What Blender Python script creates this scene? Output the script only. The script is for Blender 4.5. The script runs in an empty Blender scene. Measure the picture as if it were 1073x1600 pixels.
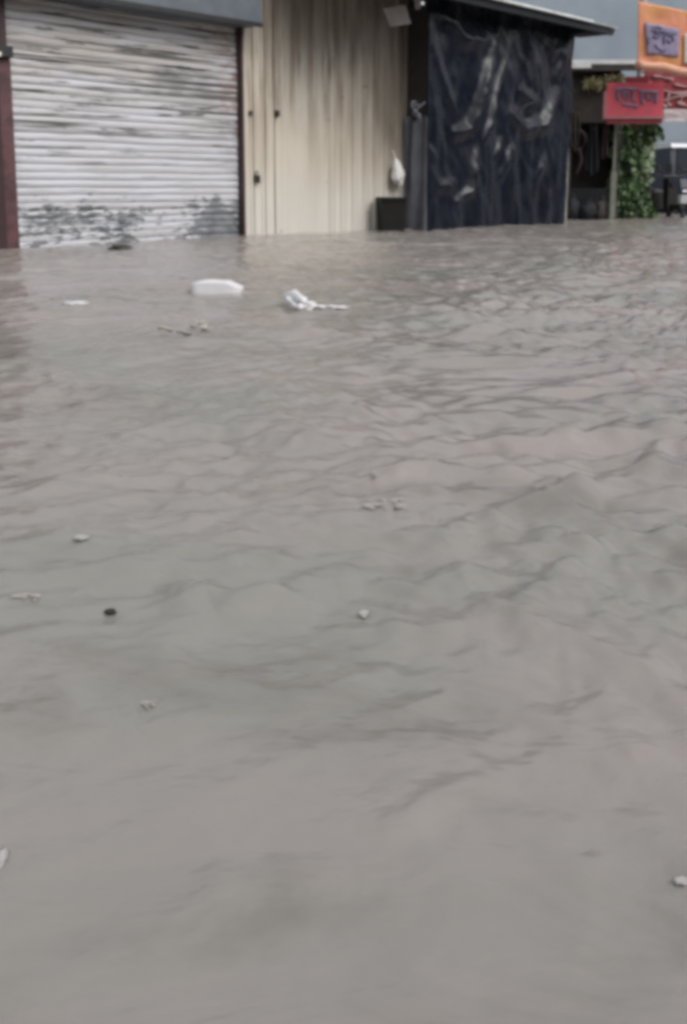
import bpy, bmesh, math, random
import numpy as np
from mathutils import Vector, Matrix, noise as mnoise
R = math.radians
S = bpy.context.scene
COL = S.collection
random.seed(4)

# ------------------------------------------------------------------ camera
H_CAM = 0.65
PITCH = R(8.7)
FPX = 1500.0                       # focal length in photo pixels (photo 1073 x 1600)
HORIZON = 292.0
CX, CY = 536.5, HORIZON + FPX*math.tan(PITCH)
cd = bpy.data.cameras.new('camera')
cam = bpy.data.objects.new('camera', cd); COL.objects.link(cam)
cam.location = (0, 0, H_CAM)
cam.rotation_euler = (R(90)-PITCH, 0, 0)
cd.sensor_fit = 'VERTICAL'; cd.sensor_height = 24.0
cd.lens = FPX/1600*24.0
cd.shift_y = (CY-800)/1600
cd.clip_start = 0.05; cd.clip_end = 2000
S.camera = cam

# ------------------------------------------------------------------ sky, sun, exposure
SUN_EL, SUN_AZ = R(45), R(130)      # high, behind the camera, through cloud
w = bpy.data.worlds.new('World'); S.world = w; w.use_nodes = True
nt = w.node_tree; nt.nodes.clear()
sky = nt.nodes.new('ShaderNodeTexSky'); sky.sky_type = 'NISHITA'; sky.sun_disc = False
sky.sun_elevation = SUN_EL; sky.sun_rotation = SUN_AZ
sky.air_density = 1.0; sky.dust_density = 4.0; sky.ozone_density = 1.0
hs = nt.nodes.new('ShaderNodeHueSaturation'); hs.inputs['Saturation'].default_value = 0.22
bg = nt.nodes.new('ShaderNodeBackground'); bg.inputs['Strength'].default_value = 0.15
ow = nt.nodes.new('ShaderNodeOutputWorld')
nt.links.new(sky.outputs[0], hs.inputs['Color']); nt.links.new(hs.outputs[0], bg.inputs[0]); nt.links.new(bg.outputs[0], ow.inputs[0])
sl = bpy.data.lights.new('sun', 'SUN'); sl.energy = 0.75; sl.angle = R(50); sl.color = (1, .96, .9)
so = bpy.data.objects.new('sun', sl); COL.objects.link(so)
sd = Vector((math.sin(SUN_AZ)*math.cos(SUN_EL), math.cos(SUN_AZ)*math.cos(SUN_EL), math.sin(SUN_EL)))
so.rotation_euler = (-sd).to_track_quat('-Z', 'Y').to_euler(); so.location = sd*60
S.view_settings.view_transform = 'Standard'; S.view_settings.look = 'None'
S.view_settings.exposure = 0.42; S.view_settings.gamma = 1.0
S.render.engine = 'CYCLES'
S.cycles.use_denoising = True
S.cycles.pixel_filter_type = 'BLACKMAN_HARRIS'; S.cycles.filter_width = 4.3   # the photo is a soft phone frame
S.cycles.max_bounces = 6

# ------------------------------------------------------------------ helpers
def ray(px, py):
    x = px-CX; y = -(py-CY)
    return Vector((x, FPX*math.cos(PITCH)+y*math.sin(PITCH), -FPX*math.sin(PITCH)+y*math.cos(PITCH)))
def ground(px, py, z=0.0):
    d = ray(px, py); t = (z-H_CAM)/d.z
    return Vector((d.x*t, d.y*t, z))
def at(px, py, Y):
    d = ray(px, py); t = Y/d.y
    return Vector((d.x*t, Y, H_CAM+d.z*t))
_v = ray(2000, HORIZON); ANG = math.atan2(_v.y, _v.x)            # direction of the shop row
U = Vector((math.cos(ANG), math.sin(ANG), 0)); IN = Vector((-math.sin(ANG), math.cos(ANG), 0))
P0 = ground(20, 387)
def wl(px, py, off=0.0):
    """photo point on the plane `off` metres behind the shop row -> (along, off, height)"""
    d = ray(px, py); t = (off+P0.dot(IN))/d.dot(IN)
    p = d*t - P0
    return Vector((p.dot(U), off, H_CAM+d.z*t))

def tag(o, label=None, cat=None, group=None, kind=None):
    if label: o['label'] = label
    if cat: o['category'] = cat
    if group: o['group'] = group
    if kind: o['kind'] = kind
    return o
def empty(name, loc=(0, 0, 0), rz=0.0, label=None, cat=None, group=None):
    o = bpy.data.objects.new(name, None); COL.objects.link(o)
    o.location = loc; o.rotation_euler = (0, 0, rz); o.empty_display_size = .2
    return tag(o, label, cat, group)
def row(name, label, cat, u=0, off=0, group=None):
    p = P0 + U*u + IN*off
    return empty(name, (p.x, p.y, 0), ANG, label, cat, group)
def build(name, bm, mat, parent=None, bevel=0, smooth=False, solid=0, loc=None):
    if bevel:
        es = [e for e in bm.edges if len(e.link_faces) == 2 and e.calc_face_angle(0) > .5]
        bmesh.ops.bevel(bm, geom=es, offset=bevel, segments=2, affect='EDGES', profile=.6)
    bmesh.ops.recalc_face_normals(bm, faces=bm.faces)
    me = bpy.data.meshes.new(name); bm.to_mesh(me); bm.free()
    if smooth:
        for p in me.polygons: p.use_smooth = True
    o = bpy.data.objects.new(name, me); COL.objects.link(o)
    if mat: me.materials.append(mat)
    if parent: o.parent = parent
    if loc is not None: o.location = loc
    if solid:
        m = o.modifiers.new('solid', 'SOLIDIFY'); m.thickness = solid; m.offset = 0
    return o
def NB(): return bmesh.new()
def box(bm, x0, x1, y0, y1, z0, z1, M=None):
    vs = [bm.verts.new((x, y, z)) for x in (x0, x1) for y in (y0, y1) for z in (z0, z1)]
    for f in ((0, 1, 3, 2), (4, 6, 7, 5), (0, 4, 5, 1), (2, 3, 7, 6), (0, 2, 6, 4), (1, 5, 7, 3)):
        bm.faces.new([vs[i] for i in f])
    if M is not None: bmesh.ops.transform(bm, matrix=M, verts=vs)
    return vs
def hexa(bm, low, high):
    a = [bm.verts.new(p) for p in low]; b = [bm.verts.new(p) for p in high]; n = len(a)
    bm.faces.new(a[::-1]); bm.faces.new(b)
    for i in range(n): bm.faces.new((a[i], a[(i+1) % n], b[(i+1) % n], b[i]))
def tube(bm, pts, r, seg=8, closed=False, rf=None):
    pts = [Vector(p) for p in pts]; n = len(pts); rings = []
    for i, p in enumerate(pts):
        if closed: t = pts[(i+1) % n]-pts[i-1]
        else: t = pts[min(i+1, n-1)]-pts[max(i-1, 0)]
        t.normalize()
        a = t.orthogonal() if abs(t.z) > .9 else t.cross(Vector((0, 0, 1)))
        a.normalize(); b = t.cross(a)
        rr = r*(rf(i/max(1, n-1)) if rf else 1)
        rings.append([bm.verts.new(p+a*math.cos(2*math.pi*k/seg)*rr+b*math.sin(2*math.pi*k/seg)*rr) for k in range(seg)])
    m = n if closed else n-1
    for i in range(m):
        A, B = rings[i], rings[(i+1) % n]
        for k in range(seg): bm.faces.new((A[k], A[(k+1) % seg], B[(k+1) % seg], B[k]))
    if not closed:
        bm.faces.new(rings[0][::-1]); bm.faces.new(rings[-1])
def grid(bm, nu, nv, fn):
    V = [[bm.verts.new(fn(i/nu, j/nv)) for j in range(nv+1)] for i in range(nu+1)]
    for i in range(nu):
        for j in range(nv): bm.faces.new((V[i][j], V[i+1][j], V[i+1][j+1], V[i][j+1]))
def smooth_path(pts, n=40):
    out = []
    for i in range(n+1):
        t = i/n*(len(pts)-1); k = min(int(t), len(pts)-2); f = t-k; q = [pts[min(max(k+d, 0), len(pts)-1)] for d in (-1, 0, 1, 2)]
        out.append(.5*(2*q[1]+(q[2]-q[0])*f+(2*q[0]-5*q[1]+4*q[2]-q[3])*f*f+(3*q[1]-q[0]-3*q[2]+q[3])*f**3))
    return out
def cyl(bm, c, axis, r, l, seg=20):
    c = Vector(c); a = Vector(axis).normalized()
    tube(bm, [c-a*l/2, c+a*l/2], r, seg)
def fn3(x, y, z, s=1.0): return mnoise.noise(Vector((x*s, y*s, z*s)))

# ------------------------------------------------------------------ materials
class NT:
    def __init__(s, name, rough=.6, metal=0, spec=.5, ior=None):
        s.m = bpy.data.materials.new(name); s.m.use_nodes = True
        s.t = s.m.node_tree; s.b = s.t.nodes['Principled BSDF']
        s.b.inputs['Roughness'].default_value = rough; s.b.inputs['Metallic'].default_value = metal
        s.b.inputs['Specular IOR Level'].default_value = spec
        if ior: s.b.inputs['IOR'].default_value = ior
        s.tc = s.t.nodes.new('ShaderNodeTexCoord')
    def n(s, typ): return s.t.nodes.new(typ)
    def l(s, a, b): s.t.links.new(a, b)
    def coord(s, sc=(1, 1, 1), loc=(0, 0, 0), rot=0):
        m = s.n('ShaderNodeMapping'); m.inputs['Scale'].default_value = sc; m.inputs['Location'].default_value = loc
        m.inputs['Rotation'].default_value = (0, 0, rot)
        s.l(s.tc.outputs['Object'], m.inputs[0]); return m.outputs[0]
    def noise(s, sc=(1, 1, 1), scale=1, det=4, rough=.55, dist=0, loc=(0, 0, 0), rot=0):
        n = s.n('ShaderNodeTexNoise'); n.inputs['Scale'].default_value = scale; n.inputs['Detail'].default_value = det
        n.inputs['Roughness'].default_value = rough; n.inputs['Distortion'].default_value = dist
        s.l(s.coord(sc, loc, rot), n.inputs['Vector']); return n.outputs['Fac']
    def ramp(s, v, a, b, lo=0, hi=1):
        n = s.n('ShaderNodeMapRange'); n.interpolation_type = 'SMOOTHSTEP'
        for k, x in zip(('From Min', 'From Max', 'To Min', 'To Max'), (a, b, lo, hi)): n.inputs[k].default_value = x
        s.l(v, n.inputs['Value']); return n.outputs[0]
    def math(s, op, a, b=None):
        n = s.n('ShaderNodeMath'); n.operation = op
        for i, x in enumerate((a, b)):
            if x is None: continue
            if isinstance(x, (int, float)): n.inputs[i].default_value = x
            else: s.l(x, n.inputs[i])
        return n.outputs[0]
    def sep(s):
        n = s.n('ShaderNodeSeparateXYZ'); s.l(s.tc.outputs['Object'], n.inputs[0]); return n.outputs
    def mix(s, f, a, b):
        n = s.n('ShaderNodeMix'); n.data_type = 'RGBA'
        for i, x in ((0, f), (6, a), (7, b)):
            if isinstance(x, (int, float)): n.inputs[i].default_value = x
            elif isinstance(x, tuple): n.inputs[i].default_value = (*x, 1)
            else: s.l(x, n.inputs[i])
        return n.outputs[2]
    def color(s, c):
        if isinstance(c, tuple): s.b.inputs['Base Color'].default_value = (*c, 1)
        else: s.l(c, s.b.inputs['Base Color'])
        return s
    def bump(s, h, strength=.3, dist=.01):
        n = s.n('ShaderNodeBump'); n.inputs['Strength'].default_value = strength; n.inputs['Distance'].default_value = dist
        s.l(h, n.inputs['Height']); s.l(n.outputs[0], s.b.inputs['Normal']); return s
def plain(name, c, rough=.6, metal=0, var=.25, scale=6, spec=.5, c2=None):
    t = NT(name, rough, metal, spec)
    f = t.noise(scale=scale, det=5)
    c2 = c2 or tuple(x*(1-var) for x in c)
    t.color(t.mix(t.ramp(f, .35, .68), c, c2)).bump(t.noise(scale=scale*6), .15, .004)
    return t.m

def m_shutter():
    t = NT('peeling_white_paint', .5)
    x, y, z = t.sep()
    big = t.noise((.5, 1, 3.2), 2.0, 4)
    base = t.mix(t.ramp(big, .35, .7), (.50, .51, .555), (.44, .44, .455))
    # brownish grime on the upper courses, some hood shade painted in
    up = t.math('MULTIPLY', t.ramp(z, .9, 2.3), t.ramp(t.noise((.6, 1, 2), 1.6, 5, loc=(3, 0, 1)), .25, .7))
    base = t.mix(t.math('MULTIPLY', up, .8), base, (.37, .335, .30))
    # short dark scratches, along the slats
    scr = t.math('MAXIMUM', t.ramp(t.noise((1.5, 1, 14), 1.3, 5, .6, loc=(1, 4, 2)), .57, .65), t.ramp(t.noise((.4, 1, 15), 1.5, 4, .62, loc=(6, 1, 3)), .54, .63))
    base = t.mix(t.math('MULTIPLY', scr, t.ramp(z, .6, 1.5, .2, .95)), base, (.065, .068, .062))
    # peeled flakes near the bottom
    pe = t.noise((1.7, 1, 6), 3.4, 6, .66, .25)
    thr = t.ramp(z, .30, .80, -.015, -.36)
    thr = t.math('ADD', thr, t.ramp(t.noise((.9, 1, .9), 1.4, 3, loc=(5, 2, 2)), .3, .7, -.13, .07))
    thr = t.math('ADD', thr, t.math('MULTIPLY', t.ramp(x, 2.2, 3.1), t.ramp(z, .75, .45, 0, .13)))
    pm = t.ramp(t.math('ADD', pe, thr), .455, .50)
    side = t.ramp(t.noise((.8, 1, .2), 1.2, 2, loc=(2, 0, 0)), .3, .6, .75, 1)
    base = t.mix(t.math('MULTIPLY', pm, side), base, t.mix(t.ramp(t.noise(scale=9), .3, .7), (.06, .07, .08), (.17, .18, .195)))
    # bare patch upper right, rust at the right edge
    bx = t.math('MULTIPLY', t.ramp(x, 1.75, 2.05), t.math('MULTIPLY', t.ramp(x, 3.1, 2.7), t.math('MULTIPLY', t.ramp(z, 1.68, 1.76), t.ramp(z, 2.12, 2.02))))
    base = t.mix(t.math('MULTIPLY', bx, t.ramp(t.noise((1, 1, 3), 3, 5), .35, .6, .25, .75)), base, (.14, .145, .15))
    ru = t.math('MULTIPLY', t.ramp(x, 2.75, 3.2), t.math('MULTIPLY', t.ramp(z, .95, 1.6), t.ramp(t.noise((2, 1, 4), 2.5, 5), .4, .62)))
    base = t.mix(t.math('MULTIPLY', ru, .75), base, (.17, .07, .05))
    t.color(base).bump(t.noise((3, 1, 10), 5, 5), .25, .004)
    return t.m
def m_cream():
    t = NT('stained_cream_sheet_metal', .45)
    x, y, z = t.sep()
    base = t.mix(t.ramp(t.noise((1, 1, .5), 1.3, 4), .35, .7), (.59, .545, .465), (.50, .45, .37))
    low = t.ramp(z, 1.3, .2)
    base = t.mix(t.math('MULTIPLY', low, .7), base, (.565, .55, .515))
    st = t.noise((4, 1, .3), 1.5, 5, .6, loc=(.7, 0, 0))
    sm = t.math('MULTIPLY', t.ramp(st, .42, .64), t.ramp(z, .5, 2.3, .05, .8))
    base = t.mix(sm, base, (.25, .185, .135))
    st2 = t.ramp(t.noise((10, 1, .5), 2.6, 4, loc=(4, 0, 2)), .55, .68)
    base = t.mix(t.math('MULTIPLY', st2, t.ramp(z, .8, 2.4, 0, .7)), base, (.10, .075, .06))
    # awning shade painted as darker colour towards the tarpaulin end and the eaves
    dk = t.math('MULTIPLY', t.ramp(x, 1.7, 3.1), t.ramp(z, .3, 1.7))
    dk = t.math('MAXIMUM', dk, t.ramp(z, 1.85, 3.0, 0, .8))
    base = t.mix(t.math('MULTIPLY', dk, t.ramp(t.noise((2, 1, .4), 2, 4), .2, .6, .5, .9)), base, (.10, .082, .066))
    sp = t.ramp(t.noise(scale=4.5, det=2, loc=(9, 2, 4)), .70, .74)
    base = t.mix(t.math('MULTIPLY', sp, .6), base, (.12, .08, .06))
    t.color(base).bump(t.noise(scale=14), .15, .003)
    return t.m
def m_water():
    t = NT('muddy_flood_water', .13, 0, .5, 1.48)
    silt = t.noise((.55, 1.3, 1), .9, 5, .55, .5, rot=-ANG)
    c = t.mix(t.ramp(silt, .32, .68), (.272, .265, .240), (.335, .297, .280))
    c = t.mix(t.ramp(t.noise((.8, 1.6, 1), 2.2, 5, .6, .8, loc=(3, 1, 0), rot=-ANG), .48, .72, 0, .85), c, (.208, .196, .173))
    t.color(c)
    a = t.noise((.6, 1.25, 1), 9, 4, .55, .6, rot=-ANG)
    b = t.noise((.7, 1.3, 1), 26, 3, .5, .3, loc=(2, 5, 0), rot=-ANG)
    h = t.math('ADD', a, t.math('MULTIPLY', b, .3))
    t.bump(h, .45, .02)
    return t.m
def m_tarp():
    t = NT('black_plastic_sheeting', .26, 0, .32)
    f = t.noise((1, 1, .5), 2.2, 4)
    t.color(t.mix(t.ramp(f, .3, .7), (.0035, .005, .0105), (.007, .0095, .018)))
    t.bump(t.noise((2, 1, 1), 3, 4, .55, .8), .22, .03)
    d = t.ramp(t.noise((1.5, 1, 1), 3, 4), .3, .7, .22, .38); t.l(d, t.b.inputs['Roughness'])
    return t.m
M = dict(
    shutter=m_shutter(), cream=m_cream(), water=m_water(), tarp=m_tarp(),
    maroon=plain('chipped_maroon_paint', (.105, .045, .05), .55, c2=(.05, .022, .024), scale=9),
    darkmaroon=plain('dark_maroon_paint', (.035, .014, .016), .6),
    hood=plain('blue_grey_sheet_metal', (.105, .125, .145), .5, c2=(.08, .095, .112), scale=3),
    plaster=plain('grey_plaster', (.28, .27, .25), .85, scale=3),
    tarblack=plain('tarred_black_board', (.012, .014, .019), .7, spec=.3),
    darkwood=plain('dark_weathered_wood', (.035, .03, .027), .75, scale=5),
    brown=plain('grimy_brown_board', (.045, .038, .033), .8, scale=4, c2=(.024, .021, .019)),
    zinc=plain('weathered_zinc_sheet', (.34, .345, .35), .5, .3, scale=5),
    black=plain('black_plastic', (.006, .0065, .0055), .6, spec=.3),
    blackmetal=plain('dark_steel', (.03, .03, .032), .5, .3),
    greysheet=plain('grey_plastic_sheet', (.13, .14, .165), .45, scale=3, c2=(.095, .10, .12)),
    white=plain('dirty_white', (.62, .61, .60), .6, var=.12),
    foam=plain('white_foam', (.70, .695, .715), .8, var=.06, scale=14),
    scrap=plain('dirty_scrap', (.60, .58, .56), .7, var=.2, scale=40),
    froth=plain('pale_froth', (.66, .625, .59), .6, var=.15, scale=30),
    plate=plain('pale_grey_plate', (.36, .33, .32), .5, var=.15),
    leafdry=plain('pale_dry_leaf', (.40, .375, .325), .6, scale=20),
    leafdark=plain('dark_wet_leaf', (.03, .026, .02), .5),
    bluewall=plain('pale_blue_wall_paint', (.255, .30, .345), .8, scale=.5, c2=(.20, .24, .285)),
    trim=plain('white_trim_paint', (.62, .64, .64), .6),
    glassdark=plain('dark_window_glass', (.008, .012, .025), .22, spec=.1),
    orange=plain('orange_banner_vinyl', (.60, .215, .135), .5, c2=(.54, .25, .085), scale=2.5),
    peach=plain('peach_banner_edge', (.62, .31, .21), .5, var=.1),
    lilac=plain('lilac_print', (.235, .20, .30), .5, var=.15, scale=4),
    indigo=plain('dark_blue_print', (.115, .105, .21), .5),
    cream2=plain('cream_print', (.46, .40, .34), .5, var=.1),
    red=plain('red_sign_paint', (.60, .08, .10), .5, c2=(.48, .07, .11), scale=4),
    pink=plain('pink_sign_edge', (.36, .15, .155), .5, var=.12),
    mauve=plain('mauve_print', (.16, .125, .20), .5),
    darkred=plain('dark_red_cloth', (.24, .03, .04), .7),
    palepink=plain('pale_pink_print', (.40, .25, .255), .6, var=.1),
    palewhite=plain('off_white_band', (.48, .42, .43), .6, var=.08),
    polegrey=plain('pinkish_grey_pole_paint', (.30, .25, .245), .6),
    postgreen=plain('mossy_pale_post', (.17, .18, .15), .8),
    rope=plain('dull_red_hose', (.032, .012, .015), .6),
    navy=plain('navy_paint', (.010, .016, .034), .35, var=.2, spec=.3),
    roofwhite=plain('white_van_roof_paint', (.72, .73, .76), .35, var=.05),
    bumper=plain('grey_bumper_plastic', (.42, .42, .44), .5, var=.2),
    lamp=plain('headlight_lens', (.55, .57, .6), .15, var=.1),
    rubber=plain('tyre_rubber', (.012, .012, .012), .8),
    garland=plain('yellow_green_leaves', (.22, .20, .10), .7, c2=(.10, .105, .045), scale=10),
    stem=plain('green_brown_stem', (.06, .055, .03), .8),
    skin=None)
for n_, a_ in (('froth', .5), ('scrap', .75)):      # bubbly froth and thin wet scraps let the water show through
    M[n_].node_tree.nodes['Principled BSDF'].inputs['Alpha'].default_value = a_
def m_leaf(name, a, b):
    t = NT(name, .5); g = t.n('ShaderNodeNewGeometry')
    t.color(t.mix(g.outputs['Random Per Island'], a, b))
    t.b.inputs['Transmission Weight'].default_value = 0
    return t.m
M['leaf'] = m_leaf('green_leaves', (.014, .042, .009), (.075, .14, .04))
M['leafpale'] = m_leaf('pale_green_leaves', (.17, .24, .13), (.36, .43, .30))

# ------------------------------------------------------------------ flood water (one sheet to the horizon)
_tab = np.random.RandomState(11).rand(256, 256)
def vnoise(x, y):
    xi = np.floor(x).astype(int); yi = np.floor(y).astype(int); fx = x-xi; fy = y-yi
    sx = fx*fx*fx*(fx*(fx*6-15)+10); sy = fy*fy*fy*(fy*(fy*6-15)+10)
    g = lambda a, b: _tab[a & 255, b & 255]
    return ((g(xi, yi)*(1-sx)+g(xi+1, yi)*sx)*(1-sy)+(g(xi, yi+1)*(1-sx)+g(xi+1, yi+1)*sx)*sy)*2-1
RIDGES = [  # crests of the current: photo points turned into places on the water, height, half width
    ([(1120, 645), (1073, 655), (980, 672), (890, 685), (800, 695), (720, 712)], .025, .05),
    ([(1120, 690), (1073, 705), (1000, 735), (930, 755), (880, 775), (820, 803), (760, 832), (700, 842), (640, 826)], .024, .05),
    ([(565, 858), (520, 888), (480, 905), (420, 922), (350, 938), (300, 930), (265, 955), (235, 1005), (248, 1040)], .016, .04),
    ([(850, 622), (760, 624), (700, 616), (630, 608)], .013, .05),
    ([(985, 540), (900, 545), (850, 530)], .018, .07),
    ([(925, 845), (870, 880), (820, 908), (750, 925)], .018, .035),
    ([(210, 752), (150, 770), (90, 782), (30, 803)], .008, .04),
    ([(770, 1228), (700, 1252), (640, 1287), (585, 1297)], .009, .022),
    ([(545, 1360), (430, 1372), (340, 1387), (300, 1422), (225, 1455)], .007, .026),
    ([(110, 985), (50, 1000), (-30, 1012)], .006, .03),
    ([(120, 1140), (50, 1143), (-30, 1138)], .005, .025),
    ([(690, 485), (640, 492), (600, 480)], .018, .08),
    ([(1073, 590), (1000, 600), (930, 596)], .012, .06),
    ([(620, 675), (660, 690), (700, 680)], .010, .05),
    ([(900, 1100), (850, 1108), (800, 1095)], .004, .025),
]
def wave(x, y):
    # along / across the current, gently warped
    wx = x+.25*vnoise(x*.9+3, y*.9+8); wy = y+.25*vnoise(x*.9+20, y*.9+1)
    a = wx*math.cos(R(38))+wy*math.sin(R(38)); b = -wx*math.sin(R(38))+wy*math.cos(R(38))
    rough = .5+1.35*np.exp(-(((x-1.4)/1.9)**2+((y-5.2)/2.6)**2))+1.2*np.exp(-(((x-.5)/.9)**2+((y-2.2)/1.1)**2))
    rough = rough+1.0*np.exp(-(((x-4)/3.2)**2+((y-9.5)/4.5)**2))+.25*np.clip((y-3)/6, 0, 1)
    h = .016*vnoise(a*.9, b*1.6+5)
    r1 = 1-np.abs(vnoise(a*1.7+9, b*3.2)); h = h+.012*rough*(r1*r1-.4)
    h = h+.010*rough*vnoise(a*3.4+2, b*5.6+7)
    r2 = 1-np.abs(vnoise(a*4.5+31, b*8.0+3)); h = h+.0065*rough*(r2*r2-.4)
    h = h+.0062*rough*vnoise(a*8+12, b*12+4)+.0046*rough*vnoise(a*17, b*22)+.0016*rough*vnoise(a*33+4, b*41)
    near = np.clip(y/1.5, .45, 1)
    h = h*near
    x0, y0 = x, y
    x = x0+.05*y0*vnoise(x0*5/np.maximum(y0, .6)+2, y0*4)*.6; y = y0+.05*y0*vnoise(x0*6/np.maximum(y0, .6)+9, y0*4+3)*.5; h = h+.0022*np.clip(1.8-np.hypot(x0, y0), 0, 1)*(1-np.abs(vnoise(x0*7+3, y0*5+1)))**2
    for pts, hh, wd in RIDGES:
        P = [ground(*p) for p in pts]; d2 = np.full(x.shape, 1e9); tt = np.zeros(x.shape); n = len(P)-1
        for i in range(n):
            p, q = P[i], P[i+1]; ex, ey = q.x-p.x, q.y-p.y; L = ex*ex+ey*ey
            t = np.clip(((x-p.x)*ex+(y-p.y)*ey)/L, 0, 1)
            s = (x-p.x-t*ex)**2+(y-p.y-t*ey)**2
            u = s < d2; d2 = np.where(u, s, d2); tt = np.where(u, (i+t)/n, tt)
        wob = 1+.75*vnoise(x*11+5, y*11)
        h = h+hh*wob*np.sin(np.pi*np.clip(tt*.92+.04, 0, 1))**.6*np.exp(-d2/(wd*wd))
    x, y = x0, y0
    return h*np.clip((60-np.hypot(x, y))/25, 0, 1)
def make_water():
    th = np.concatenate([np.linspace(-180, -70, 23)[:-1], np.linspace(-70, -34, 61)[:-1], np.linspace(-34, 34, 521),
                         np.linspace(34, 70, 61)[1:], np.linspace(70, 180, 23)[1:-1]])
    rr = np.concatenate([np.geomspace(.3, 40, 820), np.geomspace(44, 900, 22)])
    T, Q = np.meshgrid(np.radians(th), rr)
    x = Q*np.sin(T); y = Q*np.cos(T); z = wave(x, y)
    n, m = x.shape
    co = np.column_stack([x.ravel(), y.ravel(), z.ravel()]); co = np.vstack([co, [[0, 0, 0]]])
    i, j = np.meshgrid(np.arange(n-1), np.arange(m), indexing='ij'); j2 = (j+1) % m
    quads = np.stack([i*m+j, i*m+j2, (i+1)*m+j2, (i+1)*m+j], -1).reshape(-1, 4)[:, ::-1]
    jj = np.arange(m); tri = np.stack([np.full(m, n*m), jj, (jj+1) % m], -1)[:, ::-1]
    me = bpy.data.meshes.new('flood_water'); me.vertices.add(len(co)); me.vertices.foreach_set('co', co.ravel())
    loops = np.concatenate([quads.ravel(), tri.ravel()]); me.loops.add(len(loops)); me.loops.foreach_set('vertex_index', loops.astype(np.int32))
    nf = len(quads)+len(tri); me.polygons.add(nf)
    st = np.concatenate([np.arange(len(quads))*4, len(quads)*4+np.arange(len(tri))*3])
    me.polygons.foreach_set('loop_start', st.astype(np.int32))
    me.update(calc_edges=True); me.validate()
    me.polygons.foreach_set('use_smooth', [True]*len(me.polygons)); me.update()
    o = bpy.data.objects.new('flood_water', me); COL.objects.link(o); me.materials.append(M['water'])
    tag(o, 'brown grey flood water covering the whole street', None, None, 'structure')
    if me.polygons[1000].normal.z < 0: me.flip_normals()
make_water()
bm = NB(); box(bm, -900, 900, -900, 900, -.9, -.5)
tag(build('street_ground', bm, M['plaster']), 'street under the flood water', None, None, 'structure')

# ------------------------------------------------------------------ shop with the roller shutter
shop = row('shop_building', 'shop building with a large peeling white roller shutter and maroon side posts', 'building')
bm = NB(); box(bm, -5.0, -.55, 0.05, 5, -.5, 4.2); box(bm, -.55, 3.27, .30, 5, -.5, 4.2)
build('wall', bm, M['plaster'], shop)
SH0, SH1, SHT = .02, 3.215, 2.95
def shutter_fn(nslat=37, pitch=.085):
    prof = [(0, .0), (.10, -.010), (.3, -.020), (.55, -.022), (.78, -.014), (.88, -.002), (.93, .016), (.975, .016)]
    rows = [(k*pitch+p*pitch-.12, d, k) for k in range(nslat) for p, d in prof]
    nu = 70
    def f(i, j):
        z, d, k = rows[j]; u = SH0+(SH1-SH0)*i/nu
        rnd = random.Random(k*7+1)
        tilt = rnd.uniform(-.014, .010)*(i/nu-.5)*2*min(1, max(.2, z/1.6))
        wob = .006*fn3(u*1.1, k*.31, 1.7)+.006*fn3(u*3.1, k*.9, 4.2)
        dent = .020*fn3(u*.9, z*.8, 9.0)
        return (u, .05+d*rnd.uniform(.35, .75)+dent, z+tilt+wob)
    return rows, nu, f
bm = NB(); rows, nu, f = shutter_fn()
V = [[bm.verts.new(f(i, j)) for j in range(len(rows))] for i in range(nu+1)]
for i in range(nu):
    for j in range(len(rows)-1): bm.faces.new((V[i][j], V[i+1][j], V[i+1][j+1], V[i][j+1]))
sh = build('roller_shutter', bm, M['shutter'], shop, smooth=False)
bm = NB(); box(bm, SH0, SH1, -.01, .07, -.16, -.02); build('bottom_rail', bm, M['zinc'], sh, bevel=.006)
bm = NB()
box(bm, -.10, .055, -.06, .10, -.4, 2.05); build('guide_rail', bm, M['maroon'], sh, bevel=.008)
bm = NB(); box(bm, -.06, .03, -.05, .10, 2.052, 3.0); build('guide_rail', bm, M['darkmaroon'], sh, bevel=.008)
bm = NB(); box(bm, 3.205, 3.25, -.05, .29, -.4, 2.9); build('guide_rail', bm, M['darkmaroon'], sh, bevel=.006)
bm = NB(); box(bm, -.54, -.104, -.10, .29, -.4, 4.2); build('side_post', bm, M['darkmaroon'], shop, bevel=.01)
bm = NB(); box(bm, -.20, .05, -.14, -.064, 1.99, 2.10); brk = build('bracket', bm, M['blackmetal'], shop, bevel=.006)
bm = NB(); tube(bm, [(-.13, -.20, 2.0), (-.13, -.14, 2.0)], .022, 10); build('bracket_end', bm, M['white'], brk)
c = wl(409, 40, -.32)
bm = NB(); hexa(bm, [(-.5, -.32, c.z), (c.x, -.32, c.z), (c.x, .29, c.z), (-.5, .29, c.z)],
                [(-.5, -.32, c.z+.62), (c.x, -.32, c.z+.62), (c.x, .29, c.z+.62), (-.5, .29, c.z+.62)])
hood = build('shutter_hood', bm, M['hood'], shop, bevel=.006)
bm = NB(); box(bm, -.5, c.x+.004, -.335, -.322, c.z-.025, c.z+.03); build('hood_lip', bm, M['blackmetal'], hood, bevel=.003)

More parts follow.
